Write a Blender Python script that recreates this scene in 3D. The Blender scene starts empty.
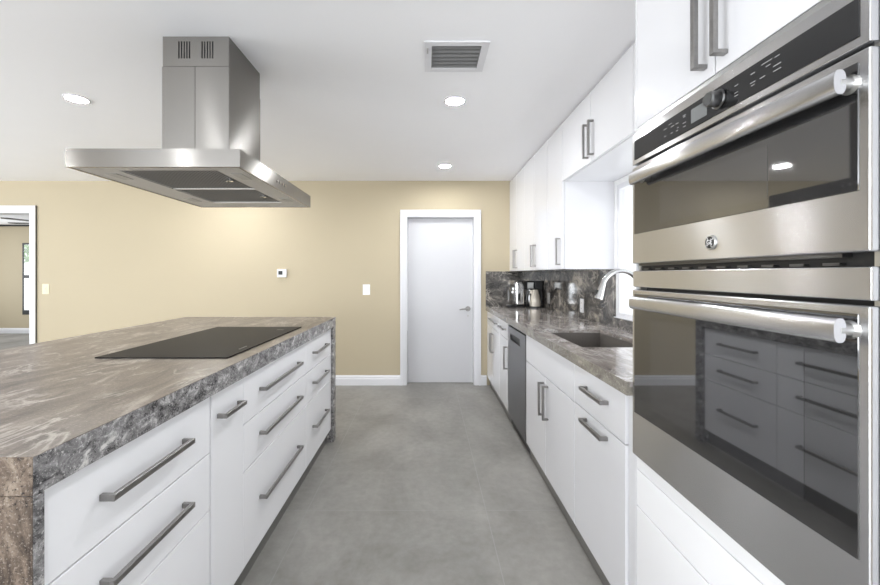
import bpy, bmesh, math, random
from mathutils import Vector, Matrix
random.seed(7)
S = bpy.context.scene
C = S.collection
PI = math.pi

# ------------------------------------------------------------------ camera, world, lights, exposure
cam = bpy.data.cameras.new('camera')
cam_o = bpy.data.objects.new('camera', cam); C.objects.link(cam_o)
cam_o.location = (0, 0, 1.32); cam_o.rotation_euler = (PI/2, 0, 0)
cam.sensor_width = 36; cam.lens = 16.0; cam.clip_start = .05
cam.shift_x = 13/880; cam.shift_y = -17.9/880
S.camera = cam_o

w = bpy.data.worlds.new('world'); S.world = w; w.use_nodes = True
bg = w.node_tree.nodes['Background']
bg.inputs[0].default_value = (.93, .97, 1, 1); bg.inputs[1].default_value = .9

def area(name, loc, rot, sx, sy, power, col=(1, 1, 1), spread=PI):
    l = bpy.data.lights.new(name, 'AREA'); l.shape = 'RECTANGLE'; l.size = sx; l.size_y = sy
    l.energy = power; l.color = col; l.spread = spread
    o = bpy.data.objects.new(name, l); C.objects.link(o); o.location = loc; o.rotation_euler = rot
    return o
area('added_fill_rear', (-2.6, -4.05, 1.25), (math.radians(138), 0, 0), 5.6, 2.2, 185, (.92, .96, 1))  # fill lamp added behind the camera to brighten the kitchen, source unseen
area('added_fill_left', (-7.2, .2, 1.3), (math.radians(135), 0, -PI/2), 4.4, 2.1, 200, (.92, .96, 1))  # unseen fill lamp added on the left as main soft light
area('daylight_sink_window', (1.75, 2.15, 1.05), (math.radians(118), 0, PI/2), 1.3, .9, 6, (.95, .975, 1))
area('daylight_far_room', (-8.5, 8.95, 1.3), (PI/2, 0, PI), 1.0, 1.5, 8, (.92, .96, 1))
area('added_fill_far_room', (-10.1, 6.9, 1.4), (PI/2, 0, -PI/2), 2.6, 1.8, 32, (.92, .96, 1))  # extra lamp added to brighten the far room from an unseen side
DOWNLIGHT = 265.0
S.view_settings.view_transform = 'Standard'; S.view_settings.look = 'None'
S.view_settings.exposure = 0.7; S.view_settings.gamma = 1.0; S.view_settings.use_curve_mapping = False
S.cycles.use_denoising = True
S.cycles.max_bounces = 10; S.cycles.diffuse_bounces = 6; S.cycles.glossy_bounces = 5
S.cycles.caustics_reflective = False; S.cycles.caustics_refractive = False
S.cycles.sample_clamp_indirect = 6

# ------------------------------------------------------------------ materials
def srgb(r, g, b):
    f = lambda c: (c/255/12.92) if c/255 <= .04045 else ((c/255+.055)/1.055)**2.4
    return (f(r), f(g), f(b), 1)

class NT:
    def __init__(s, name):
        s.m = bpy.data.materials.new(name); s.m.use_nodes = True
        s.t = s.m.node_tree; s.p = s.t.nodes['Principled BSDF']
    def n(s, kind, **kw):
        nd = s.t.nodes.new(kind)
        for k, v in kw.items():
            if k.startswith('i_'):
                key = k[2:]
                nd.inputs[int(key) if key.isdigit() else key.replace('_', ' ')].default_value = v
            else: setattr(nd, k, v)
        return nd
    def l(s, a, b): s.t.links.new(a, b)
    def pos(s, scale=(1, 1, 1), rot=(0, 0, 0), loc=(0, 0, 0)):
        g = s.n('ShaderNodeNewGeometry'); m = s.n('ShaderNodeMapping')
        m.inputs['Scale'].default_value = scale; m.inputs['Rotation'].default_value = rot; m.inputs['Location'].default_value = loc
        s.l(g.outputs['Position'], m.inputs['Vector']); return m.outputs[0]
    def noise(s, vec, scale, detail=6, rough=.6, dist=0):
        nd = s.n('ShaderNodeTexNoise'); nd.inputs['Scale'].default_value = scale; nd.inputs['Detail'].default_value = detail
        nd.inputs['Roughness'].default_value = rough; nd.inputs['Distortion'].default_value = dist
        s.l(vec, nd.inputs['Vector']); return nd.outputs['Fac']
    def ramp(s, fac, stops, interp='LINEAR'):
        r = s.n('ShaderNodeValToRGB'); r.color_ramp.interpolation = interp
        e = r.color_ramp.elements
        while len(e) < len(stops): e.new(.5)
        for k, (p, c) in enumerate(stops):
            e[k].position = p; e[k].color = c if len(c) == 4 else (*c, 1)
        s.l(fac, r.inputs[0]); return r.outputs[0]
    def mix(s, fac, a, b, blend='MIX'):
        m = s.n('ShaderNodeMix', data_type='RGBA', blend_type=blend)
        for inp, v in ((m.inputs[0], fac), (m.inputs[6], a), (m.inputs[7], b)):
            if isinstance(v, (int, float)): inp.default_value = v
            elif isinstance(v, tuple): inp.default_value = v
            else: s.l(v, inp)
        return m.outputs[2]
    def math(s, op, a, b=0):
        m = s.n('ShaderNodeMath', operation=op)
        for i, v in enumerate((a, b)):
            if isinstance(v, (int, float)): m.inputs[i].default_value = v
            else: s.l(v, m.inputs[i])
        return m.outputs[0]
    def bump(s, h, strength=.1, dist=.01):
        b = s.n('ShaderNodeBump'); b.inputs['Strength'].default_value = strength; b.inputs['Distance'].default_value = dist
        s.l(h, b.inputs['Height']); s.l(b.outputs[0], s.p.inputs['Normal'])

def plain(name, col, rough=.5, metal=0, spec=.5, var=.03, vscale=4, bump=0, coat=0):
    m = NT(name); p = m.p
    v = m.noise(m.pos(), vscale, 4)
    dark = tuple(c*(1-var) for c in col[:3]) + (1,); lite = tuple(min(1, c*(1+var)) for c in col[:3]) + (1,)
    m.l(m.ramp(v, [(.3, dark), (.7, lite)]), p.inputs['Base Color'])
    p.inputs['Roughness'].default_value = rough; p.inputs['Metallic'].default_value = metal
    p.inputs['Specular IOR Level'].default_value = spec; p.inputs['Coat Weight'].default_value = coat
    if bump: m.bump(m.noise(m.pos(), 180, 3), bump, .002)
    return m.m

def brushed(name, col, rough=.25, aniso=1.0, scale=(1.5, 1.5, 500)):
    m = NT(name); p = m.p
    g = m.noise(m.pos(scale), 1.0, 3, .7)
    c0 = tuple(c*.96 for c in col[:3]) + (1,)
    m.l(m.ramp(g, [(.3, c0), (.7, col)]), p.inputs['Base Color'])
    p.inputs['Metallic'].default_value = 1
    m.l(m.ramp(g, [(.2, (rough*.985,)*3), (.8, (rough*1.015,)*3)]), p.inputs['Roughness'])
    p.inputs['Anisotropic'].default_value = aniso; p.inputs['Anisotropic Rotation'].default_value = .25
    t = m.n('ShaderNodeTangent', direction_type='RADIAL', axis='Z')
    m.l(t.outputs[0], p.inputs['Tangent'])
    return m.m

def emit(name, col, strength):
    m = NT(name); p = m.p
    p.inputs['Base Color'].default_value = col; p.inputs['Emission Color'].default_value = col
    p.inputs['Emission Strength'].default_value = strength
    return m.m

M = {}
M['ceiling'] = plain('ceiling_paint', srgb(250, 250, 252), .8, var=.006, bump=.05)
M['wall'] = plain('cream_wall_paint', srgb(184, 172, 147), .75, var=.012, vscale=1.2, bump=.04)
M['white_wall'] = plain('white_wall_paint', srgb(235, 235, 235), .7, var=.01)
M['trim'] = plain('white_trim_paint', srgb(222, 222, 225), .35, var=.01)
M['door'] = plain('white_door_paint', srgb(200, 200, 203), .4, var=.012, vscale=2)
M['gloss'] = plain('white_gloss_lacquer', srgb(221, 221, 224), .1, var=.006, coat=.3)
M['satin'] = plain('white_satin_lacquer', srgb(243, 243, 245), .22, var=.006)
M['carcass'] = plain('white_board', srgb(200, 200, 200), .5)
M['kick'] = plain('grey_kickboard', srgb(110, 108, 105), .45)
M['handle'] = plain('brushed_nickel', srgb(150, 148, 146), .3, 1, var=.08, vscale=60)
M['steel'] = brushed('brushed_stainless_steel', srgb(212, 212, 214))
M['hood_steel'] = brushed('hood_stainless_steel', srgb(134, 131, 127))
M['steel_dark'] = brushed('dark_stainless_steel', srgb(118, 118, 118), .33)
M['chrome'] = plain('polished_chrome', srgb(215, 215, 215), .12, 1, var=.02)
M['soft_steel'] = plain('satin_steel', srgb(190, 190, 188), .3, 1, var=.04, vscale=30)
M['filter'] = plain('filter_mesh_metal', srgb(150, 149, 147), .5, .5, var=.1, vscale=200)
M['black_glass'] = plain('black_oven_glass', srgb(30, 30, 31), .03, 0, 1.0, var=.02)
M['window_glass_dark'] = plain('tinted_viewing_glass', srgb(44, 44, 46), .03, 0, 1.0, var=.02)
for k in ('black_glass', 'window_glass_dark'): M[k].node_tree.nodes['Principled BSDF'].inputs['IOR'].default_value = 1.8
M['panel_glass'] = plain('black_panel_glass', srgb(30, 30, 31), .06, 0, .6, var=.02)
M['underside'] = plain('satin_hood_underside', srgb(205, 203, 200), .5, .45, var=.03, vscale=40)
M['hob_glass'] = plain('black_ceramic_glass', srgb(50, 48, 47), .3, 0, .1, var=.02)
M['hob_glass'].node_tree.nodes['Principled BSDF'].inputs['IOR'].default_value = 1.12
M['black'] = plain('black_plastic', srgb(22, 22, 23), .4, var=.05)
M['dark_gap'] = plain('dark_recess_metal', srgb(35, 34, 33), .5, .3, var=.1)
M['print'] = plain('grey_panel_print', srgb(150, 150, 150), .5)
M['screen'] = plain('lcd_screen', srgb(120, 122, 122), .12)
M['plastic'] = plain('white_plastic', srgb(235, 235, 236), .35)
M['grey_plastic'] = plain('grey_plastic', srgb(170, 168, 165), .35)
M['cream_plastic'] = plain('cream_plastic', srgb(225, 212, 180), .4)
M['cream_steel'] = plain('cream_enamel', srgb(205, 198, 186), .25, .3)
M['sink'] = plain('grey_composite_stone', srgb(105, 100, 95), .4, var=.12, vscale=90)
M['vent_blade'] = plain('grey_vent_metal', srgb(125, 125, 125), .45)
M['leaf'] = plain('green_leaves', srgb(120, 160, 80), .5, var=.4, vscale=12)
M['bark'] = plain('bark', srgb(90, 75, 60), .9, var=.3, vscale=20)
M['light'] = emit('downlight_diffuser', (.96, .98, 1, 1), DOWNLIGHT)

def stone(name, cols, stretch, rot, spk_dark, spk_lite, rough=.18, sc=1.0, spk_scale=70, vein=None, vein_amt=0.0, loc=(0, 0, 0), lo=.30, hi=.72, dist=.8):
    """streaky granite: stretched noise bands, pale veins and two layers of fine speckle"""
    m = NT(name); p = m.p
    v = m.pos(stretch, rot, loc)
    base = m.noise(v, 3.2*sc, 9, .66, dist)
    n = len(cols)
    col = m.ramp(base, [(lo+(hi-lo)*k/(n-1), c) for k, c in enumerate(cols)])
    if vein:
        vn = m.noise(v, 2.3*sc, 7, .6, 1.6)
        line = m.math('ABSOLUTE', m.math('SUBTRACT', vn, .5))
        f = m.ramp(line, [(0, (1, 1, 1)), (.035, (0, 0, 0))])
        brk = m.ramp(m.noise(m.pos(), 5*sc, 4), [(.42, (0, 0, 0)), (.6, (1, 1, 1))])
        f = m.math('MULTIPLY', m.math('MULTIPLY', f, brk), vein_amt)
        col = m.mix(f, col, vein)
    g1 = m.ramp(m.noise(m.pos(), spk_scale, 5, .7), [(.53, (0, 0, 0)), (.63, (1, 1, 1))])
    g2 = m.ramp(m.noise(m.pos(loc=(3, 1, 2)), spk_scale*1.4, 4, .7), [(.56, (0, 0, 0)), (.66, (1, 1, 1))])
    patch = m.ramp(m.noise(m.pos((1, .5, 1)), 7*sc, 4), [(.35, (.25,)*3), (.65, (1, 1, 1))])
    col = m.mix(m.math('MULTIPLY', m.math('MULTIPLY', g1, patch), spk_dark[1]), col, spk_dark[0])
    col = m.mix(m.math('MULTIPLY', g2, spk_lite[1]), col, spk_lite[0])
    m.l(col, p.inputs['Base Color'])
    p.inputs['Roughness'].default_value = rough
    return m.m

TH = math.radians(-16)
M['isl_top'] = stone('island_granite_top', [srgb(56, 49, 45), srgb(86, 76, 69), srgb(104, 93, 85), srgb(116, 105, 96), srgb(160, 151, 142)],
    (2.3, .85, 2.3), (0, 0, TH), (srgb(50, 45, 42), .75), (srgb(176, 169, 162), .4), .3, 1.1, 110, vein=srgb(192, 185, 177), vein_amt=.7, dist=1.3, lo=.34, hi=.68)
M['isl_edge'] = stone('island_granite_edge', [srgb(66, 65, 66), srgb(120, 118, 118), srgb(150, 148, 148), srgb(212, 209, 206)],
    (2.6, 2.0, 3.4), (math.radians(22), 0, 0), (srgb(24, 24, 26), 1.0), (srgb(222, 219, 216), .6), .2, 3.0, 130, lo=.36, hi=.66)
M['isl_end'] = stone('island_granite_end', [srgb(40, 33, 28), srgb(78, 66, 57), srgb(112, 98, 86), srgb(152, 138, 124)],
    (2.4, 2.4, 1.0), (0, .35, 0), (srgb(34, 29, 26), 1.0), (srgb(176, 166, 156), .5), .25, 2.6, 140, lo=.34, hi=.66)
M['ctr_top'] = stone('worktop_granite', [srgb(104, 97, 92), srgb(140, 132, 126), srgb(172, 165, 160), srgb(212, 208, 204)],
    (2.0, .8, 2.0), (0, 0, math.radians(25)), (srgb(60, 55, 52), .5), (srgb(200, 196, 194), .25), .07, 1.3, vein=srgb(226, 224, 222), vein_amt=.8)
M['ctr_edge'] = stone('worktop_granite_edge', [srgb(84, 80, 74), srgb(112, 107, 99), srgb(135, 130, 120), srgb(168, 160, 150)],
    (2, 1.2, 3), (.3, 0, 0), (srgb(45, 42, 40), .7), (srgb(190, 184, 176), .4), .2, 1.4)
M['splash'] = stone('backsplash_granite', [srgb(40, 39, 38), srgb(78, 75, 72), srgb(108, 104, 100), srgb(178, 169, 155)],
    (1, 1.1, 1.1), (math.radians(35), math.radians(30), 0), (srgb(30, 28, 27), .6), (srgb(150, 144, 138), .25), .1, 1.3, 60, vein=srgb(190, 182, 172), vein_amt=.7, lo=.38, hi=.66, dist=1.2)

def floor_mat():
    m = NT('grey_porcelain_floor'); p = m.p
    g = m.n('ShaderNodeNewGeometry'); sep = m.n('ShaderNodeSeparateXYZ'); m.l(g.outputs['Position'], sep.inputs[0])
    def joint(o, off, size):
        f = m.math('FRACT', m.math('DIVIDE', m.math('SUBTRACT', o, off), size))
        d = m.math('MINIMUM', f, m.math('SUBTRACT', 1.0, f))
        return m.math('LESS_THAN', m.math('MULTIPLY', d, size), .0026), m.math('FLOOR', m.math('DIVIDE', m.math('SUBTRACT', o, off), size))
    jx, cx = joint(sep.outputs[0], .33, 1.0); jy, cy = joint(sep.outputs[1], 2.19, 2.0)
    j = m.math('MAXIMUM', jx, jy)
    comb = m.n('ShaderNodeCombineXYZ'); m.l(cx, comb.inputs[0]); m.l(cy, comb.inputs[1])
    wn = m.n('ShaderNodeTexWhiteNoise', noise_dimensions='3D'); m.l(comb.outputs[0], wn.inputs['Vector'])
    cloud = m.noise(m.pos((1.2, .8, 1)), 1.6, 8, .62, .4)
    fine = m.noise(m.pos(), 22, 5, .6)
    col = m.ramp(cloud, [(.34, srgb(117, 114, 109)), (.5, srgb(138, 135, 130)), (.66, srgb(157, 154, 149))])
    col = m.mix(.14, col, m.ramp(fine, [(.35, srgb(100, 99, 97)), (.65, srgb(165, 164, 161))]))
    col = m.mix(m.math('MULTIPLY', wn.outputs['Value'], .3), col, srgb(146, 145, 142))
    col = m.mix(m.math('MULTIPLY', j, .5), col, srgb(152, 151, 149))
    m.l(col, p.inputs['Base Color'])
    m.l(m.ramp(cloud, [(.3, (.5,)*3), (.7, (.6,)*3)]), p.inputs['Roughness'])
    return m.m
M['floor'] = floor_mat()

def pane_mat():
    m = NT('clear_window_glass'); t = m.t
    out = t.nodes['Material Output']; tr = m.n('ShaderNodeBsdfTransparent'); gl = m.n('ShaderNodeBsdfGlossy')
    gl.inputs['Roughness'].default_value = .02
    mx = m.n('ShaderNodeMixShader'); mx.inputs[0].default_value = .06
    m.l(tr.outputs[0], mx.inputs[1]); m.l(gl.outputs[0], mx.inputs[2]); m.l(mx.outputs[0], out.inputs[0])
    return m.m
M['pane'] = pane_mat()

# ------------------------------------------------------------------ mesh helpers
class MB:
    def __init__(s): s.bm = bmesh.new(); s.curved = False
    def box(s, x0, x1, y0, y1, z0, z1, bev=0, seg=2):
        if x0 > x1: x0, x1 = x1, x0
        if y0 > y1: y0, y1 = y1, y0
        if z0 > z1: z0, z1 = z1, z0
        r = bmesh.ops.create_cube(s.bm, size=1); vs = r['verts']
        for v in vs:
            v.co = Vector((x0 if v.co.x < 0 else x1, y0 if v.co.y < 0 else y1, z0 if v.co.z < 0 else z1))
        if bev:
            es = list({e for v in vs for e in v.link_edges})
            bmesh.ops.bevel(s.bm, geom=es, offset=bev, segments=seg, affect='EDGES', profile=.5)
        return s
    def cyl(s, p0, p1, r0, r1=None, n=24, cap=True):
        r1 = r0 if r1 is None else r1
        return s.lathe(p0, p1, [(0, r0), (1, r1)], n, cap)
    def lathe(s, p0, p1, prof, n=24, cap=True):
        s.curved = True
        p0, p1 = Vector(p0), Vector(p1); ax = p1-p0; L = ax.length; ax.normalize()
        u = ax.orthogonal().normalized(); v = ax.cross(u); rings = []
        for t, r in prof:
            c = p0+ax*L*t
            rings.append([s.bm.verts.new(c+(u*math.cos(2*PI*k/n)+v*math.sin(2*PI*k/n))*r) for k in range(n)])
        for a, b in zip(rings, rings[1:]):
            for k in range(n): s.bm.faces.new((a[k], a[(k+1) % n], b[(k+1) % n], b[k]))
        if cap:
            s.bm.faces.new(rings[0][::-1]); s.bm.faces.new(rings[-1])
        return s
    def tube(s, pts, radii, n=16):
        s.curved = True
        pts = [Vector(p) for p in pts]
        if not isinstance(radii, (list, tuple)): radii = [radii]*len(pts)
        rings = []; up = None
        for k, p in enumerate(pts):
            t = (pts[min(k+1, len(pts)-1)]-pts[max(k-1, 0)]).normalized()
            u = t.orthogonal().normalized() if up is None else (up-t*up.dot(t)).normalized()
            up = u; v = t.cross(u)
            rings.append([s.bm.verts.new(p+(u*math.cos(2*PI*j/n)+v*math.sin(2*PI*j/n))*radii[k]) for j in range(n)])
        for a, b in zip(rings, rings[1:]):
            for j in range(n): s.bm.faces.new((a[j], a[(j+1) % n], b[(j+1) % n], b[j]))
        s.bm.faces.new(rings[0][::-1]); s.bm.faces.new(rings[-1]); return s
    def plate(s, us, vs, skip, w0, w1, axis):
        """slab of grid cells (us x vs) between w0 and w1 along axis, the cells in skip left open"""
        order = {'x': lambda u, v, w: (w, u, v), 'y': lambda u, v, w: (u, w, v), 'z': lambda u, v, w: (u, v, w)}[axis]
        nu, nv = len(us)-1, len(vs)-1; cache = {}
        def V(i, j, k):
            if (i, j, k) not in cache: cache[i, j, k] = s.bm.verts.new(order(us[i], vs[j], (w0, w1)[k]))
            return cache[i, j, k]
        on = lambda i, j: 0 <= i < nu and 0 <= j < nv and (i, j) not in skip
        for i in range(nu):
            for j in range(nv):
                if not on(i, j): continue
                s.bm.faces.new([V(i, j, 0), V(i, j+1, 0), V(i+1, j+1, 0), V(i+1, j, 0)])
                s.bm.faces.new([V(i, j, 1), V(i+1, j, 1), V(i+1, j+1, 1), V(i, j+1, 1)])
                for (a, b, di, dj) in (((i, j), (i+1, j), 0, -1), ((i+1, j), (i+1, j+1), 1, 0), ((i+1, j+1), (i, j+1), 0, 1), ((i, j+1), (i, j), -1, 0)):
                    if not on(i+di, j+dj):
                        s.bm.faces.new([V(*a, 0), V(*b, 0), V(*b, 1), V(*a, 1)])
        return s
    def prism(s, pts, d):
        """closed polygon pts (3-D) extruded by vector d"""
        a = [s.bm.verts.new(p) for p in pts]; b = [s.bm.verts.new(Vector(p)+Vector(d)) for p in pts]
        n = len(a); s.bm.faces.new(a[::-1]); s.bm.faces.new(b)
        for k in range(n): s.bm.faces.new((a[k], a[(k+1) % n], b[(k+1) % n], b[k]))
        return s
    def text(s, body, size, mat4, depth=.0006):
        cu = bpy.data.curves.new('letters', 'FONT'); cu.body = body; cu.size = size; cu.extrude = depth
        cu.align_x = 'CENTER'; cu.align_y = 'CENTER'; cu.resolution_u = 3
        o = bpy.data.objects.new('letters', cu); C.objects.link(o)
        dg = bpy.context.evaluated_depsgraph_get(); me = bpy.data.meshes.new_from_object(o.evaluated_get(dg))
        me.transform(mat4); s.bm.from_mesh(me)
        bpy.data.objects.remove(o); bpy.data.curves.remove(cu); bpy.data.meshes.remove(me); return s

WLOC = {}
def wl(o): return WLOC[o.name] if o else Vector((0, 0, 0))
def build(name, mb, mat, parent=None, smooth=True, origin=None):
    bm = mb.bm; bmesh.ops.recalc_face_normals(bm, faces=bm.faces)
    xs = [v.co for v in bm.verts]
    lo = Vector([min(c[i] for c in xs) for i in range(3)]); hi = Vector([max(c[i] for c in xs) for i in range(3)])
    o3 = Vector(origin) if origin else (Vector(((lo.x+hi.x)/2, (lo.y+hi.y)/2, lo.z)) if parent is None else (lo+hi)/2)
    bmesh.ops.translate(bm, verts=bm.verts, vec=-o3)
    me = bpy.data.meshes.new(name); bm.to_mesh(me); bm.free()
    me.materials.append(M[mat] if isinstance(mat, str) else mat)
    o = bpy.data.objects.new(name, me); C.objects.link(o)
    if smooth and mb.curved:
        for p in me.polygons: p.use_smooth = True
        me.set_sharp_from_angle(angle=math.radians(25))
    if parent: o.parent = parent
    o.location = o3-wl(parent); WLOC[o.name] = o3
    return o
def tag(o, label, cat, group=None):
    o['label'] = label; o['category'] = cat
    if group: o['group'] = group
    return o
def thing(name, loc, label, cat, group=None):
    o = bpy.data.objects.new(name, None); C.objects.link(o); o.location = loc; o.empty_display_size = .1
    WLOC[o.name] = Vector(loc); return tag(o, label, cat, group)
def struct(name, mb, mat, parent=None, label=None, smooth=True):
    o = build(name, mb, mat, parent, smooth)
    if parent is None: o['kind'] = 'structure'
    return o
def dup(root, loc, label=None):
    r = root.copy(); C.objects.link(r); r.location = loc; WLOC[r.name] = Vector(loc)
    if label: r['label'] = label
    for ch in list(root.children):
        c = ch.copy(); C.objects.link(c); c.parent = r
        for g in ch.children:
            d = g.copy(); C.objects.link(d); d.parent = c
    return r

# ------------------------------------------------------------------ room shell
H = 2.44; YB = 4.677; XR = 1.37
struct('floor', MB().box(-10.6, 1.6, -4.2, 9.2, -.1, 0), 'floor')
struct('ceiling', MB().plate([-10.6, .021, .270, 1.6], [-4.2, 1.903, 2.116, 9.2], {(1, 1)}, H, H+.1, 'z'), 'ceiling')
struct('wall_back', MB().plate([-7.4, -5.62, -4.737, -.252, .575, 1.6], [0, 2.022, 2.07, H],
       {(1, 0), (1, 1), (3, 0)}, YB, YB+.13, 'y'), 'wall')
struct('wall_right', MB().plate([-4.1, 1.45, 2.83, YB], [0, 1.012, 1.965, H], {(1, 1)}, XR, XR+.16, 'x'), 'white_wall')
struct('wall_left', MB().plate([-4.1, -1.7, 3.3, YB], [0, .25, 2.35, H], {(1, 1)}, -7.13, -7.0, 'x'), 'wall')
struct('wall_rear', MB().plate([-7.13, -5.4, .2, 1.37], [0, .12, 2.38, H], {(1, 1)}, -4.1, -3.97, 'y'), 'wall')
struct('wall_far', MB().plate([-10.3, -9.1, -8.0, -3.0], [0, .42, 2.03, H], {(1, 1)}, 8.8, 8.82, 'y'), 'wall')
struct('wall_farleft', MB().plate([YB+.13, 5.6, 8.2, 8.8], [0, .4, 2.3, H], {(1, 1)}, -10.3, -10.17, 'x'), 'wall')
struct('wall_farright', MB().box(-3.13, -3.0, YB+.13, 8.8, 0, H), 'wall')

def baseboard(name, x0, x1, y, d=-1):
    m = MB()
    prof = [(0, 0), (.018, 0), (.018, .075), (.013, .085), (.013, .098), (.007, .11), (.003, .118), (0, .118)]
    m.prism([(x0, y+d*a, z) for a, z in prof], (x1-x0, 0, 0))
    return struct(name, m, 'trim')
baseboard('baseboard_back', -4.66, -.317, YB)
baseboard('baseboard_back_right', .643, .712, YB)
baseboard('baseboard_far', -10.15, -3.15, 8.8)
struct('far_wall_top_strip', MB().box(-10.15, -3.15, 8.77, 8.8, H-.035, H), 'black')  # thin dark strip along the top edge of the far wall

def casing(name, x0, x1, zt, wdt, parent=None):
    """door casing with a stepped profile around an opening x0..x1 up to zt on the back wall"""
    m = MB()
    for (o0, o1, t) in ((0, 1, .012), (.12, .55, .017), (.62, 1, .024)):
        a, b = wdt*o0, wdt*o1
        m.box(x0-b, x0-a, YB-t, YB, 0, zt+b); m.box(x1+a, x1+b, YB-t, YB, 0, zt+b); m.box(x0-a, x1+a, YB-t, YB, zt+a, zt+b)
    return build(name, m, 'trim', parent)
# closed door in the back wall
d1 = bpy.data.objects.new('door_1', None); C.objects.link(d1); d1.location = (.16, YB, 0); WLOC['door_1'] = Vector((.16, YB, 0)); d1['kind'] = 'structure'
casing('door_casing', -.247, .57, 2.02, .072, d1)
build('door_jamb', MB().box(-.252, -.238, YB-.005, YB+.13, 0, 2.022).box(.561, .575, YB-.005, YB+.13, 0, 2.022).box(-.238, .561, YB-.005, YB+.13, 2.008, 2.022), 'trim', d1)
slab = build('door_panel', MB().box(-.234, .557, YB+.08, YB+.12, .008, 2.004, .002), 'door', d1)
hx, hz, hy = .497, .905, YB+.08
lv = MB().cyl((hx, hy, hz), (hx, hy-.008, hz), .032).cyl((hx, hy-.008, hz), (hx, hy-.045, hz), .011)
lv.tube([(hx+.004, hy-.045, hz), (hx-.03, hy-.047, hz), (hx-.075, hy-.046, hz-.003), (hx-.105, hy-.042, hz-.008)], [.011, .010, .009, .007], 18)
build('door_lever', lv, 'handle', slab)
build('door_latch_rose', MB().cyl((hx+.0, hy, hz-.085), (hx, hy-.004, hz-.085), .012), 'soft_steel', slab)
# open doorway to the far room
d2 = bpy.data.objects.new('door_2', None); C.objects.link(d2); d2.location = (-5.18, YB, 0); WLOC['door_2'] = Vector((-5.18, YB, 0)); d2['kind'] = 'structure'
casing('door_casing', -5.615, -4.742, 2.065, .077, d2)
build('door_jamb', MB().box(-5.62, -5.606, YB-.005, YB+.135, 0, 2.07).box(-4.751, -4.737, YB-.005, YB+.135, 0, 2.07).box(-5.606, -4.751, YB-.005, YB+.135, 2.056, 2.07), 'trim', d2)

# window above the sink
w1 = bpy.data.objects.new('window_1', None); C.objects.link(w1); w1.location = (XR+.1, 2.14, 1.012); WLOC['window_1'] = Vector(w1.location); w1['kind'] = 'structure'
ya, yb, za, zb = 1.45, 2.83, 1.012, 1.965
build('window_frame', MB().plate([ya, ya+.035, 2.12, 2.16, yb-.035, yb], [za, za+.035, zb-.035, zb], {(1, 1), (3, 1)}, XR+.004, XR+.044, 'x'), 'trim', w1)
build('window_pane', MB().box(XR+.022, XR+.026, ya+.03, yb-.03, za+.03, zb-.03), 'pane', w1)
build('window_sill', MB().box(XR-.02, XR+.0035, ya-.0, yb, za-.0, za+.006, .001), 'trim', w1)
# window in the far room
w2 = bpy.data.objects.new('window_2', None); C.objects.link(w2); w2.location = (-8.55, 8.86, .42); WLOC['window_2'] = Vector(w2.location); w2['kind'] = 'structure'
build('window_frame', MB().plate([-9.1, -9.085, -8.57, -8.53, -8.02, -8.0], [.42, .52, 1.24, 1.31, 1.995, 2.03], {(1, 1), (3, 1), (1, 3), (3, 3)}, 8.794, 8.822, 'y'), 'black', w2)
build('window_pane', MB().box(-9.07, -8.03, 8.806, 8.81, .43, 2.02), 'pane', w2)

# ------------------------------------------------------------------ cabinet helpers
def bar(axis, side, xf, a0, a1, c, hgt=.016):
    """bar pull on a front at x = xf; side -1 / +1 is the way it projects; runs a0..a1 along axis ('y' or 'z') at the other coordinate c"""
    m = MB(); o = xf+side*.036; i = xf+side*.024; h = hgt/2; t = .011
    def bx(x0, x1, p0, p1):
        if axis == 'y': m.box(x0, x1, p0, p1, c-h, c+h, .0012, 1)
        else: m.box(x0, x1, c-h, c+h, p0, p1, .0012, 1)
    bx(i, o, a0, a1); bx(xf, i+side*.001, a0, a0+t); bx(xf, i+side*.001, a1-t, a1)
    return m
G = .0022
def front(name, side, xf, y0, y1, z0, z1, mat, parent, handle=None, t=.019):
    f = build(name, MB().box(xf-side*t, xf, y0+G, y1-G, z0+G, z1-G, .0012, 1), mat, parent)
    if handle: build('handle', bar(handle[0], side, xf, *handle[1:]), 'handle', f)
    return f

# ------------------------------------------------------------------ island
XI = -.755; ZI = .98; ZS = .906; XL = -1.94; Y0, Y1 = .729, 3.15
def island_unit(y0, y1, label, rows, hspan, zh, e0=0, e1=0):
    t = thing('drawer_cabinet', (-1.06, (y0+y1)/2, 0), label, 'cabinet', 'white drawer cabinets along the aisle side of the island')
    build('carcass', MB().box(-1.42, XI-.0205, y0+.0005, y1-.0005-(.012 if y0 < .8 else 0), .1, ZS-.001), 'carcass', t)
    build('kickboard', MB().box(-1.40, XI-.035, y0+.0005, y1-.0005, 0, .1), 'kick', t)
    for (za, zb), z in zip(rows, zh):
        front('drawer', 1, XI, y0-e0, y1+e1, za, zb, 'satin', t, ('y', hspan[0], hspan[1], z))
    return t
R3 = [(.70, .904), (.502, .70), (.105, .502)]; Z3 = [.805, .607, .318]
island_unit(.752, 1.361, 'nearest white three-drawer island cabinet beside the brown granite end', R3, (.900, 1.215), Z3)
t = island_unit(1.3695, 1.607, 'narrow tall-front white island cabinet with one short bar pull', [(.105, .904)], (1.405, 1.565), [.81], 0, .0014)
island_unit(1.607, 2.44, 'widest white three-drawer island cabinet with long bar pulls under the cooktop', R3, (1.76, 2.28), Z3, .0014, 0)
island_unit(2.44, 3.075, 'farthest white three-drawer island cabinet toward the cream wall', R3, (2.576, 2.90), Z3)

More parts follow.
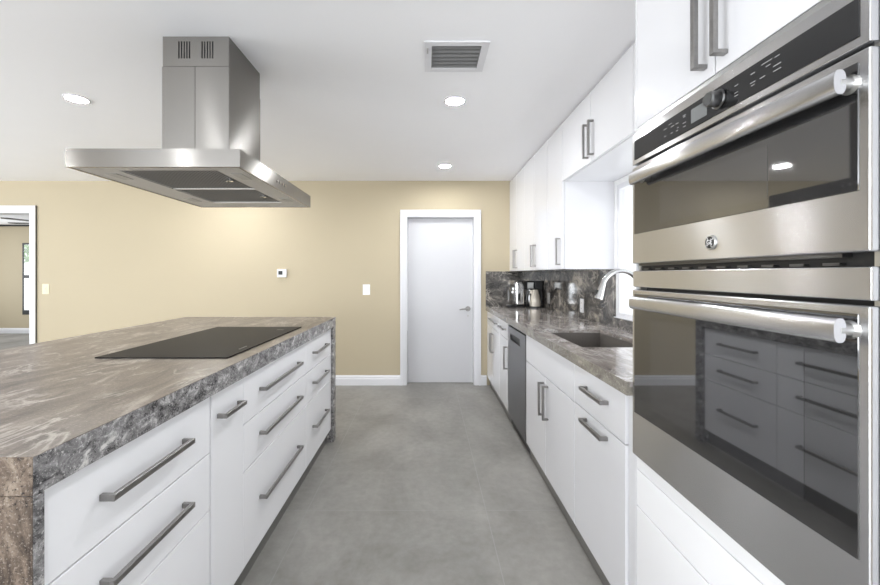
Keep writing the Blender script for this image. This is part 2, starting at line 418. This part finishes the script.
t = thing('island_countertop', (-1.34, 1.94, 0), 'long beige-grey granite island worktop with waterfall ends to the floor', 'countertop')
build('slab', MB().box(XL, -.7349, Y0+.002, Y1, ZI-.02, ZI, .001), 'isl_top', t)
build('edge_strip', MB().box(-.7551, -.7348, Y0+.001, Y1-.0005, ZS, ZI-.0201, .0005).box(-.757, -.7345, Y0+.001, Y1-.0005, ZI-.0203, ZI-.0015), 'isl_edge', t)
build('edge_strip', MB().box(XL, XL+.02, Y0+.0205, Y1-.001, ZS, ZI-.0201, .001), 'isl_edge', t)
e = build('end_panel', MB().box(XL, -.7354, Y0, Y0+.0019, ZS+.0008, ZI-.001).box(XL, -.758, Y0, Y0+.02, 0, ZS-.0008, .0005).box(-.758, -.7356, Y0, Y0+.001, 0, ZS-.0008), 'isl_end', t)
e['label'] = 'brown speckled granite end panel'
build('end_panel', MB().box(XL, -.7352, 3.078, Y1, 0, ZI-.0202, .002), 'isl_edge', t)
build('end_return', MB().box(-.7578, -.735, Y0+.0011, Y0+.0225, 0, ZS-.001), 'isl_edge', t)

t = thing('cooktop', (-1.076, 2.047, ZI), 'flat black glass electric cooktop set in the island worktop', 'cooktop')
build('glass_top', MB().box(-1.345, -.806, 1.582, 2.512, ZI+.0005, ZI+.0055, .0015), 'hob_glass', t)
build('underframe', MB().box(-1.34, -.811, 1.587, 2.507, ZI, ZI+.0006), 'black', t)
build('control_sensor', MB().box(-.91, -.868, 2.345, 2.385, ZI+.0055, ZI+.0062), 'black', t)
m = MB()
for k in range(5): m.box(-.846, -.84, 1.755+k*.016, 1.765+k*.016, ZI+.0055, ZI+.0059)
build('printed_mark', m, 'print', t)

# ------------------------------------------------------------------ base cabinets on the right
XF = .72; ZC0, ZC = .895, .945; XB = XR-.002
def base_unit(y0, y1, label, group='white base cabinets under the right-hand worktop'):
    t = thing('base_cabinet', (1.04, (y0+y1)/2, 0), label, 'cabinet', group)
    build('kickboard', MB().box(.75, .77, y0+.0005, y1-.0005, 0, .1), 'kick', t)
    return t
def carc(t, y0, y1, hole=False):
    if hole:
        build('carcass', MB().plate([.7405, .78, 1.21, XB], [y0+.0005, y0+.06, y1-.06, y1-.0005], {(1, 1)}, .1, ZC0-.001, 'z'), 'carcass', t)
    else:
        build('carcass', MB().box(.7405, XB, y0+.0005, y1-.0005, .1, ZC0-.001), 'carcass', t)
y0, y1 = 3.894, 4.676
t = base_unit(y0, y1, 'farthest base cabinet, against the cream wall, below the kettle and coffee machines'); carc(t, y0, y1)
front('drawer', -1, XF, y0, y1, .735, .89, 'gloss', t, ('y', 4.0, 4.42, .82))
front('door', -1, XF, y0, 4.285, .1, .735, 'gloss', t, ('z', .47, .675, 4.245)); front('door', -1, XF, 4.285, y1, .1, .735, 'gloss', t, ('z', .47, .675, 4.325))
y0, y1 = 3.467, 3.894
t = base_unit(y0, y1, 'narrow base cabinet with one drawer and door just beyond the dishwasher'); carc(t, y0, y1)
front('drawer', -1, XF, y0, y1, .735, .89, 'gloss', t, ('y', 3.56, 3.80, .82)); front('door', -1, XF, y0, y1, .1, .735, 'gloss', t, ('z', .47, .675, 3.51))
y0, y1 = 1.909, 2.84
t = base_unit(y0, y1, 'double-door sink base cabinet with a plain panel above its two doors'); carc(t, y0, y1, True)
front('front_panel', -1, XF, y0, y1, .697, .89, 'gloss', t)
ym = (y0+y1)/2
front('door', -1, XF, y0, ym, .1, .697, 'gloss', t, ('z', .452, .657, ym-.045)); front('door', -1, XF, ym, y1, .1, .697, 'gloss', t, ('z', .452, .657, ym+.04))
y0, y1 = 1.418, 1.909
t = base_unit(y0, y1, 'nearest base cabinet with a drawer above a tall front, beside the oven tower'); carc(t, y0, y1)
front('drawer', -1, XF, y0, y1, .701, .89, 'gloss', t, ('y', 1.55, 1.765, .81)); front('pull_out_front', -1, XF, y0, y1, .1, .701, 'gloss', t, ('y', 1.555, 1.77, .665))

# dishwasher
t = thing('dishwasher', (1.04, 3.153, 0), 'stainless steel dishwasher with dark pocket handle between white base cabinets', 'dishwasher')
build('body', MB().box(.745, 1.33, 2.845, 3.462, .1, .885), 'dark_gap', t)
fr = build('door', MB().plate([2.845, 3.02, 3.36, 3.462], [.1, .765, .82, .872], {(1, 1)}, .716, .744, 'x'), 'steel_dark', t)
build('pocket_handle', MB().box(.735, .744, 3.018, 3.362, .763, .822).box(.717, .727, 3.018, 3.362, .808, .822), 'black', fr)
build('kickplate', MB().box(.755, .77, 2.845, 3.462, .0, .1), 'black', t)

# worktop, sink, faucet
t = thing('worktop', (1.03, 3.0, ZC0), 'glossy grey-brown granite worktop around the sink on the right', 'countertop')
build('slab', MB().plate([.7002, .80, 1.18, XB], [1.372, 2.015, 2.665, 4.656], {(1, 1)}, ZC-.02, ZC, 'z'), 'ctr_top', t)
build('edge_strip', MB().box(.70, .72, 1.372, 4.656, ZC0, ZC-.0201, .001).box(.6997, .71, 1.3716, 4.6555, ZC-.0206, ZC-.0012).box(.7201, .9, 1.3722, 1.39, ZC0, ZC-.0201), 'ctr_edge', t)
t = thing('sink', (.99, 2.34, .70), 'rectangular dark grey undermount sink sunk in the granite worktop', 'sink')
m = MB(); a, b, c, d = .80, 1.18, 2.015, 2.665
m.box(a-.012, a, c-.012, d+.012, .70, ZC-.021).box(b, b+.012, c-.012, d+.012, .70, ZC-.021).box(a, b, c-.012, c, .70, ZC-.021).box(a, b, d, d+.012, .70, ZC-.021).box(a-.012, b+.012, c-.012, d+.012, .69, .70)
build('bowl', m, 'sink', t)
build('drain', MB().lathe((1.05, 2.34, .70), (1.05, 2.34, .706), [(0, .045), (.6, .045), (1, .036)]), 'chrome', t)
t = thing('kitchen_faucet', (1.25, 2.3, ZC), 'chrome gooseneck faucet with pull-down spray head arching over the sink', 'faucet')
build('base', MB().lathe((1.25, 2.3, ZC), (1.25, 2.3, ZC+.06), [(0, .03), (.15, .03), (.3, .024), (1, .022)]), 'chrome', t)
pts = [(1.25, 2.3, ZC+.05), (1.25, 2.3, 1.22)]
for k in range(0, 17):
    a = PI*k/16*.93
    pts.append((1.14+.11*math.cos(a), 2.3, 1.235+.108*math.sin(a)))
build('spout', MB().tube(pts, .0135, 18), 'chrome', t)
e0 = Vector(pts[-1]); dr = (Vector(pts[-1])-Vector(pts[-2])).normalized()
hd = build('spray_head', MB().lathe(e0-dr*.01, e0+dr*.085, [(0, .015), (.15, .0165), (.8, .023), (1, .0235)]), 'chrome', t)
q = e0+dr*.05
build('spray_button', MB().box(q.x-.028, q.x-.018, q.y-.009, q.y+.009, q.z-.02, q.z+.022, .002), 'black', hd)
build('lever', MB().tube([(1.25, 2.28, 1.0), (1.25, 2.25, 1.005), (1.25, 2.19, 1.03)], [.012, .009, .006], 16), 'chrome', t)

# backsplash
tag(build('backsplash', MB().plate([1.372, 2.835, 4.675], [ZC, 1.011, 1.358], {(0, 1)}, XR-.021, XR-.001, 'x'), 'splash'), 'dark veined granite backsplash along the right wall behind the faucet', 'backsplash')
tag(build('backsplash', MB().box(.7005, XR-.0215, YB-.0205, YB-.001, ZC0, 1.358, .001), 'splash'), 'short granite backsplash on the cream end wall behind the coffee machines', 'backsplash')

# ------------------------------------------------------------------ wall cabinets
XU = .988; ZU = 1.36; ZT = H-.012
def wall_unit(y0, y1, z0, label, mat='gloss'):
    t = thing('wall_cabinet', (1.18, (y0+y1)/2, z0), label, 'cabinet', 'white wall cabinets along the ceiling')
    build('carcass', MB().box(XU+.0205, XB, y0+.0005, y1-.0005, z0, ZT+.011), mat, t)
    return t
ed = [4.676, 4.32, 3.953, 3.587, 3.205, 2.86]
t = wall_unit(ed[2], ed[0], ZU, 'double-door tall wall cabinet in the far corner against the cream wall')
front('door', -1, XU, ed[1], ed[0], ZU, ZT, 'gloss', t, ('z', 1.39, 1.592, ed[1]+.035)); front('door', -1, XU, ed[2], ed[1], ZU, ZT, 'gloss', t, ('z', 1.39, 1.592, ed[1]-.035))
t = wall_unit(ed[4], ed[2], ZU, 'double-door tall wall cabinet in the middle of the run, above the granite')
front('door', -1, XU, ed[3], ed[2], ZU, ZT, 'gloss', t, ('z', 1.39, 1.592, ed[3]+.035)); front('door', -1, XU, ed[4], ed[3], ZU, ZT, 'gloss', t, ('z', 1.39, 1.592, ed[3]-.035))
t = wall_unit(ed[5], ed[4], ZU, 'single-door tall wall cabinet whose bare white side faces the sink window')
front('door', -1, XU, ed[5], ed[4], ZU, ZT, 'gloss', t, ('z', 1.39, 1.592, ed[5]+.045))
t = wall_unit(1.372, 2.859, 2.0, 'short wall cabinet above the sink window with two wide doors')
front('door', -1, XU, 2.367, 2.859, 2.0, ZT, 'gloss', t, ('z', 2.03, 2.24, 2.40)); front('door', -1, XU, 1.875, 2.367, 2.0, ZT, 'gloss', t, ('z', 2.03, 2.24, 2.325))
front('door', -1, XU, 1.373, 1.875, 2.0, ZT, 'gloss', t)

# ------------------------------------------------------------------ oven tower
ta, tb = .575, 1.3705           # tower from y = ta to tb
XT = .73; oa, ob = .630, 1.362          # oven opening
t = thing('oven_tower_cabinet', (1.04, .97, 0), 'tall white cabinet tower holding the built-in ovens', 'cabinet')
build('carcass', MB().box(XT+.0205, XB, ob+.001, tb, 0, H-.001).box(XT+.0205, XB, ta, oa-.001, 0, H-.001)
      .box(XT+.0205, XB, oa-.001, ob+.001, 1.826, H-.001).box(XT+.0205, XB, oa-.001, ob+.001, .1, .699).box(1.3, XB, oa-.001, ob+.001, .699, 1.826), 'satin', t)
build('filler_strip', MB().box(XT, XT+.020, ob+.0012, tb, .1, H-.001, .001, 1), 'gloss', t)
build('filler_strip', MB().box(XT, XT+.020, tb+.001, 1.4165, .1, ZC0-.002, .001, 1), 'gloss', t)
build('filler_strip', MB().box(XT, XT+.020, ta, oa-.0015, .0, H-.001, .001, 1), 'gloss', t)
build('kickboard', MB().box(.76, .78, ta, 1.416, 0, .1), 'kick', t)
build('apron_strip', MB().box(XT, XT+.020, oa, ob, .648, .698, .001, 1), 'satin', t)
front('door', -1, XT, .992, ob+.001, 1.826, ZT, 'gloss', t, ('z', 1.857, 2.22, 1.025)); front('door', -1, XT, oa-.001, .992, 1.826, ZT, 'gloss', t, ('z', 1.857, 2.22, .955))
front('drawer', -1, XT, oa-.001, ob+.001, .518, .646, 'satin', t); front('drawer', -1, XT, oa-.001, ob+.001, .1, .518, 'satin', t)

# combination wall oven
XO = .715
zz = lambda z: 1.32+(z-1.32)*1.0214
t = thing('wall_oven', (.9, .996, .70), 'stainless built-in combination wall oven, microwave above a larger oven', 'oven')
build('body', MB().box(.757, 1.28, oa+.012, ob-.012, .702, 1.80), 'dark_gap', t)
build('trim_frame', MB().box(.727, .757, oa, ob, 1.808, 1.824, .001, 1).box(.737, .757, oa, oa+.014, .702, 1.808).box(.737, .757, ob-.014, ob, .702, 1.808), 'soft_steel', t)
cp = build('control_panel', MB().box(XO, .757, oa, ob, zz(1.690), zz(1.795), .002), 'steel', t)
cpg = MB().box(XO-.002, XO+.001, oa+.016, ob-.016, zz(1.705), zz(1.7695), .001, 1)
build('panel_glass', cpg, 'panel_glass', cp)
pz = lambda u: ob-.016-u*(ob-oa-.032)      # u = 0 at the far (left) end of the glass
xg = XO-.0022
m = MB()
for (u, z, lw) in [(.25, 1.746, .018), (.25, 1.725, .012), (.285, 1.752, .02), (.30, 1.742, .02), (.295, 1.724, .012), (.33, 1.742, .016), (.33, 1.722, .012), (.335, 1.729, .008), (.375, 1.752, .014), (.375, 1.748, .010), (.375, 1.732, .018), (.375, 1.722, .014),
                   (.635, 1.747, .013), (.635, 1.731, .013), (.635, 1.724, .013), (.70, 1.751, .014), (.70, 1.732, .017), (.70, 1.726, .012), (.75, 1.757, .032), (.735, 1.731, .016), (.755, 1.748, .014), (.785, 1.756, .014), (.785, 1.739, .022), (.785, 1.729, .022)]:
    build('key_marking', MB().box(xg, xg+.001, pz(u)-lw*.4, pz(u)+lw*.4, zz(z)-.0009, zz(z)+.0009), 'print', cp)
build('display', MB().box(xg-.0004, xg+.001, pz(.50), pz(.415), zz(1.718), zz(1.755)), 'screen', cp)
ky = pz(.565); kz = zz(1.737)
kn = build('dial_knob', MB().lathe((XO-.002, ky, kz), (XO-.034, ky, kz), [(0, .023), (.2, .023), (.25, .019), (.9, .018), (1, .016)], 32), 'steel_dark', cp)
build('knob_face', MB().cyl((XO-.034, ky, kz), (XO-.0346, ky, kz), .0145, n=32), 'black', kn)
# microwave door
def oven_door(z0, z1, gz0, gz1, hz, win):
    dr = build('oven_door', MB().box(XO, .756, oa, ob, z0, z1, .003), 'steel', t)
    build('door_glass', MB().box(XO-.0015, XO+.001, oa+.017, ob-.015, gz0, gz1, .001, 1), 'black_glass', dr)
    if win: build('viewing_window', MB().box(XO-.0019, XO, win[0], win[1], win[2], win[3]), 'window_glass_dark', dr)
    h = MB(); h.curved = True; n = 28; ya, yb = .648, 1.307; ring = []
    pr = [(math.copysign(abs(math.cos(a))**.7, math.cos(a))*.0105-.0025, math.copysign(abs(math.sin(a))**.85, math.sin(a))*.0205) for a in [2*PI*q/28 for q in range(28)]]
    rows = []
    for k in range(n+1):
        s = k/n; y = ya+(yb-ya)*s; bow = .003*(1-(2*s-1)**2)
        rows.append([h.bm.verts.new((XO-.028-bow+px, y, hz+pzv)) for px, pzv in pr])
    for a, b in zip(rows, rows[1:]):
        for j in range(len(pr)): h.bm.faces.new((a[j], a[(j+1) % len(pr)], b[(j+1) % len(pr)], b[j]))
    h.bm.faces.new(rows[0][::-1]); h.bm.faces.new(rows[-1])
    hd = build('handle', h, 'steel', dr)
    for yy in (ya+.012, yb-.012):
        build('handle_mount', MB().lathe((XO, yy, hz), (XO-.029, yy, hz), [(0, .017), (.25, .013), (1, .013)], 20), 'soft_steel', dr)
    return dr
mw = oven_door(zz(1.357), zz(1.682), zz(1.456), zz(1.665), zz(1.633), (.82, 1.20, zz(1.475), zz(1.585)))
gy, gz = .984, 1.401
bd = build('badge', MB().lathe((XO, gy, gz), (XO-.004, gy, gz), [(0, .0185), (.7, .0185), (1, .0165)], 36), 'soft_steel', mw)
R = Matrix(((0, 0, -1, XO-.0048), (-1, 0, 0, gy), (0, 1, 0, gz), (0, 0, 0, 1)))
lt = MB(); lt.text('GE', .0165, R @ Matrix.Shear('XZ', 4, (.18, 0)) if False else R, .0005)
for k in range(4):
    a = PI/4+k*PI/2; cxx, czz = .0122*math.cos(a), .0122*math.sin(a)
    lt.tube([(XO-.0050, gy+cxx+.003*math.cos(a+PI/2+q), gz+czz+.003*math.sin(a+PI/2+q)) for q in (-1.2, -.6, 0, .6, 1.2, 1.8, 2.4)], .0006, 6)
bdk = build('badge_face', MB().cyl((XO-.0041, gy, gz), (XO-.0047, gy, gz), .0148, n=36), 'black', bd)
build('badge_lettering', lt, 'plastic', bd)
# vent strip between the two ovens
vs = build('vent_strip', MB().box(XO+.002, .756, oa, ob, 1.2775, 1.333, .002), 'steel', t)
m = MB().box(.74, .756, oa, ob, 1.334, 1.357)
build('vent_gap', m, 'dark_gap', t)
m = MB().box(.722, .739, oa+.05, ob-.03, 1.350, 1.3572)
for k in range(10):
    yy = oa+.06+k*.066; m.box(.728, .739, yy, yy+.03, 1.336, 1.341)
build('vent_louver', m, 'steel_dark', t)
oven_door(.70, zz(1.2695), zz(.857), zz(1.256), zz(1.229), (.74, 1.25, .89, 1.18))

# ------------------------------------------------------------------ range hood
t = thing('range_hood', (-1.083, 2.01, 1.745), 'stainless steel island range hood hanging from the ceiling above the cooktop', 'range hood')
hx0, hx1, hy0, hy1, hz0, hz1 = -1.4286, -.738, 1.543, 2.478, 1.745, 1.817
cn = build('canopy', MB().box(hx0, hx1, hy0, hy0+.012, hz0, hz1).box(hx0, hx1, hy1-.012, hy1, hz0, hz1).box(hx0, hx0+.012, hy0+.012, hy1-.012, hz0, hz1).box(hx1-.012, hx1, hy0+.012, hy1-.012, hz0, hz1)
      .box(hx0+.012, hx1-.012, hy0+.012, hy1-.012, hz1-.012, hz1), 'hood_steel', t)
for k in range(4): build('control_button', MB().cyl((hx1, 1.93+k*.035, 1.782), (hx1+.003, 1.93+k*.035, 1.782), .007, n=16), 'chrome', cn)
up = build('underside_panel', MB().plate([hx0+.012, -1.268, -.86, hx1-.012], [hy0+.012, 1.605, 1.955, 1.97, 2.32, hy1-.012], {(1, 1), (1, 3)}, hz0+.002, hz0+.008, 'z'), 'underside', t)
for (a, b) in ((1.605, 1.955), (1.97, 2.32)):
    f = MB().box(-1.267, -.861, a+.001, b-.001, hz0+.010, hz0+.020)
    for k in range(26):
        xx = -1.262+k*.0155; f.box(xx, xx+.006, a+.004, b-.004, hz0+.006, hz0+.010)
    fo = build('grease_filter', f, 'filter', t)
    build('latch', MB().cyl((-.895, (a+b)/2, hz0+.010), (-.895, (a+b)/2, hz0-.001), .014, n=16).box(-.915, -.895, (a+b)/2-.006, (a+b)/2+.006, hz0-.001, hz0+.003), 'chrome', fo)
for x in (-1.335, -.805):
    for y in (1.70, 2.23):
        build('lamp', MB().box(x-.022, x+.022, y-.05, y+.05, hz0-.0005, hz0+.002, .0005, 1), 'grey_plastic', up)
cx0, cx1, cy0, cy1 = -1.243, -.932, 1.84, 2.18
us = [cx0]+[v for k in range(5) for v in (-1.170+k*.0125, -1.170+k*.0125+.006)]+[v for k in range(5) for v in (-1.061+k*.0125, -1.061+k*.0125+.006)]+[cx1]
skip = {(2*k+1, 1) for k in range(10)}
m = MB().plate(us, [2.30, 2.337, 2.417, H-.0005], skip, cy0, cy0+.002, 'y').box(cx0, cx0+.002, cy0+.002, cy1, 2.30, H-.0005).box(cx1-.002, cx1, cy0+.002, cy1, 2.30, H-.0005).box(cx0+.002, cx1-.002, cy1-.002, cy1, 2.30, H-.0005)
uc = build('upper_chimney', m, 'hood_steel', t)
build('inner_duct', MB().box(cx0+.012, cx1-.012, cy0+.012, cy1-.012, 2.29, H-.001), 'black', uc)
b = .0025
m = MB().box(cx0-b, -1.0905, cy0-b, cy1+b, hz1, 2.298, .0015).box(-1.0895, cx1+b, cy0-b, cy1+b, hz1, 2.298, .0015)
build('lower_chimney', m, 'hood_steel', t)

# ------------------------------------------------------------------ ceiling fittings
def downlight(loc, label):
    t = thing('recessed_downlight', loc, label, 'ceiling light', 'recessed round ceiling downlights')
    x, y, z = loc
    build('trim_ring', MB().lathe((x, y, z), (x, y, z-.006), [(0, .070), (.5, .070), (1, .064), (1, .058), (.5, .056)], 40, False), 'trim', t)
    build('diffuser', MB().lathe((x, y, z-.0005), (x, y, z-.0045), [(0, .058), (.4, .058), (1, .054)], 40), 'light', t)
    return t
d0 = downlight((.18, 2.52, H), 'recessed ceiling downlight just beyond the air vent')
for loc, lb in (((.186, 4.03, H), 'recessed ceiling downlight in front of the white door'), ((-2.23, 2.49, H), 'recessed ceiling downlight left of the range hood'),
                ((-2.23, 4.03, H), 'recessed ceiling downlight hidden behind the range hood'),
                ((-2.23, 1.0, H), 'added unseen ceiling downlight over the near left of the island'), ((.18, -.5, H), 'added unseen ceiling downlight behind the camera on the aisle side'),  # these two are unseen, added on the grid to light the room
                ((-2.23, -.5, H), 'recessed ceiling downlight behind the camera on the island side'),
               
                ((-4.64, 1.0, H), 'added unseen ceiling downlight over the near living area'), ((-4.64, -.5, H), 'added unseen ceiling downlight in the rear living area')):  # further unseen downlights added at the left for more light
    dup(d0, loc, lb)

vx0, vx1, vy0, vy1 = -.012, .303, 1.873, 2.146
t = thing('ceiling_vent', ((vx0+vx1)/2, (vy0+vy1)/2, H), 'square grey louvred air vent in the white ceiling', 'air vent')
build('frame', MB().plate([vx0, vx0+.035, vx1-.035, vx1], [vy0, vy0+.032, vy1-.032, vy1], {(1, 1)}, H-.007, H-.0002, 'z'), 'trim', t)
build('backing', MB().box(vx0+.0335, vx1-.0335, vy0+.0305, vy1-.0305, H+.07, H+.09), 'dark_gap', t)
for k in range(6):
    y = vy0+.036+k*.035
    m = MB().prism([(vx0+.034, y, H+.016), (vx0+.034, y+.003, H+.017), (vx0+.034, y+.026, H-.003), (vx0+.034, y+.023, H-.004)], (vx1-vx0-.068, 0, 0))
    build('louver', m, 'vent_blade', t)
build('lever', MB().box(vx0+.012, vx0+.018, vy0+.05, vy0+.09, H-.012, H-.007), 'grey_plastic', t)

# ------------------------------------------------------------------ wall plates
def plate(name, x, z, wd, ht, label, cat, mat='plastic', toggle=True):
    t = thing(name, (x, YB, z), label, cat)
    f = build('faceplate', MB().box(x-wd/2, x+wd/2, YB-.006, YB-.0002, z-ht/2, z+ht/2, .002), mat, t)
    if toggle: build('rocker', MB().box(x-.017, x+.017, YB-.0095, YB-.005, z-.033, z+.033, .001).box(x-.004, x+.004, YB-.016, YB-.008, z-.004, z+.012, .001), mat, t)
    return t
plate('light_switch', -.724, 1.14, .085, .125, 'white light switch on the cream wall left of the door', 'switch')
plate('light_switch', -4.557, 1.148, .08, .12, 'cream light switch beside the open doorway on the far left', 'switch', 'cream_plastic')
t = thing('thermostat', (-1.73, YB, 1.335), 'small white thermostat with dark screen on the cream wall', 'thermostat')
build('housing', MB().box(-1.785, -1.675, YB-.026, YB-.0002, 1.288, 1.384, .004), 'plastic', t)
build('screen', MB().box(-1.768, -1.718, YB-.0275, YB-.024, 1.318, 1.364), 'black', t)
def outlet(y, z, label, mat):
    t = thing('wall_outlet', (XR-.021, y, z), label, 'outlet'); x = XR-.021
    build('faceplate', MB().box(x-.006, x-.0002, y-.037, y+.037, z-.06, z+.06, .002), mat, t)
    for dz in (-.025, .025):
        s = build('socket', MB().box(x-.0085, x-.0055, y-.017, y+.017, z+dz-.016, z+dz+.016, .003), mat, t)
        build('slots', MB().box(x-.0089, x-.008, y-.008, y-.005, z+dz-.006, z+dz+.006).box(x-.0089, x-.008, y+.005, y+.008, z+dz-.006, z+dz+.006), 'black', s)
outlet(3.4, 1.05, 'white power outlet on the granite backsplash left of the faucet', 'plastic')
outlet(4.33, 1.06, 'grey power outlet on the granite beside the black coffee maker', 'grey_plastic')

# ------------------------------------------------------------------ things on the worktop
t = thing('pod_coffee_machine', (1.04, 4.49, ZC), 'slim chrome coffee machine with a black drip base in the far corner', 'coffee machine')
build('base', MB().lathe((0.98, 4.49, ZC), (0.98, 4.49, ZC+.022), [(0, .075), (.8, .078), (1, .072)], 32).box(.98, 1.11, 4.42, 4.56, ZC, ZC+.022, .006), 'black', t)
build('drip_tray', MB().lathe((.965, 4.49, ZC+.022), (.965, 4.49, ZC+.04), [(0, .05), (.7, .055), (1, .045)], 28), 'chrome', t)
build('body', MB().box(1.005, 1.105, 4.43, 4.55, ZC+.022, ZC+.30, .022, 4), 'chrome', t)
build('brew_head', MB().box(.972, 1.02, 4.45, 4.53, ZC+.185, ZC+.235, .01, 3).cyl((0.983, 4.49, ZC+.185), (0.983, 4.49, ZC+.165), .012), 'chrome', t)
build('lever', MB().tube([(1.022, 4.425, ZC+.25), (1.037, 4.415, ZC+.305), (1.077, 4.415, ZC+.305), (1.092, 4.425, ZC+.25)], .007, 16), 'black', t)
build('button_panel', MB().box(1.03, 1.055, 4.4285, 4.432, ZC+.08, ZC+.16, .001, 1), 'black', t)
t = thing('electric_kettle', (1.225, 4.43, ZC), 'cream tapered electric kettle standing between two coffee machines', 'kettle')
build('power_base', MB().lathe((1.225, 4.43, ZC), (1.225, 4.43, ZC+.018), [(0, .066), (.7, .066), (1, .06)], 32), 'black', t)
build('jug', MB().lathe((1.225, 4.43, ZC+.018), (1.225, 4.43, ZC+.205), [(0, .060), (.18, .062), (.2, .060), (.22, .062), (.55, .054), (.85, .040), (1, .034)], 32), 'cream_steel', t)
lid = build('lid', MB().lathe((1.225, 4.43, ZC+.205), (1.225, 4.43, ZC+.228), [(0, .034), (.5, .03), (.6, .01), (1, .012)], 28), 'black', t)
build('handle', MB().tube([(1.25, 4.43, ZC+.205), (1.29, 4.43, ZC+.20), (1.302, 4.43, ZC+.15), (1.30, 4.43, ZC+.09), (1.283, 4.43, ZC+.06)], .009, 16), 'black', t)
build('spout', MB().prism([(1.19, 4.415, ZC+.198), (1.19, 4.445, ZC+.198), (1.165, 4.43, ZC+.203)], (0, 0, -.04)), 'cream_steel', t)
t = thing('drip_coffee_maker', (1.24, 4.565, ZC), 'black drip coffee maker behind the cream kettle', 'coffee maker')
build('base', MB().box(1.15, 1.335, 4.505, 4.65, ZC, ZC+.03, .005), 'black', t)
build('tower', MB().box(1.245, 1.335, 4.505, 4.65, ZC+.03, ZC+.30, .008), 'black', t)
build('brew_basket', MB().box(1.15, 1.245, 4.51, 4.65, ZC+.205, ZC+.30, .008), 'black', t)
build('front_plate', MB().box(1.158, 1.228, 4.507, 4.511, ZC+.212, ZC+.285, .001, 1), 'soft_steel', t)
cf = build('carafe', MB().lathe((1.198, 4.575, ZC+.03), (1.198, 4.575, ZC+.2), [(0, .042), (.3, .046), (.75, .036), (1, .034)], 24), 'black_glass', t)

# ------------------------------------------------------------------ far room
fx, fy, fz = -5.80, 6.1, 2.11
t = thing('ceiling_fan', (fx, fy, H), 'dark ceiling fan in the room beyond the open doorway', 'ceiling fan')
build('downrod', MB().cyl((fx, fy, H-.04), (fx, fy, fz+.04), .015).lathe((fx, fy, H), (fx, fy, H-.05), [(0, .07), (1, .04)]), 'black', t)
build('motor', MB().lathe((fx, fy, fz+.06), (fx, fy, fz-.06), [(0, .06), (.2, .1), (.7, .1), (1, .05)], 28), 'black', t)
for k in range(5):
    a = PI+.08+k*2*PI/5; u = Vector((math.cos(a), math.sin(a), 0)); v = Vector((-u.y, u.x, 0)); p = Vector((fx, fy, fz))
    q = [p+u*.11-v*.03, p+u*.22-v*.065, p+u*.62-v*.07, p+u*.66, p+u*.62+v*.07, p+u*.22+v*.065, p+u*.11+v*.03]
    build('blade', MB().prism([tuple(c) for c in q], (0, 0, .008)), 'black', t)

t = thing('leafy_tree', (-11.0, 11.2, 0), 'leafy green tree outside the far room window', 'tree')
build('trunk', MB().tube([(-11.0, 11.2, -.1), (-10.95, 11.2, 1.2), (-10.95, 11.2, 2.1)], [.09, .07, .04], 10), 'bark', t)
m = MB()
for k in range(900):
    a, b2, r = random.uniform(0, 2*PI), random.uniform(-1, 1), random.uniform(.3, 1)**.5
    q = math.sqrt(1-b2*b2); c = Vector((-11.25+.9*r*q*math.cos(a), 11.2+.7*r*q*math.sin(a), 2.25+.62*r*b2))
    u = Vector((random.gauss(0, 1), random.gauss(0, 1), random.gauss(0, 1))).normalized(); v = u.orthogonal().normalized(); L = random.uniform(.05, .1)
    vs2 = [m.bm.verts.new(c+u*L), m.bm.verts.new(c+v*L*.45), m.bm.verts.new(c-u*L), m.bm.verts.new(c-v*L*.45)]
    m.bm.faces.new(vs2)
build('foliage', m, 'leaf', t, smooth=False)
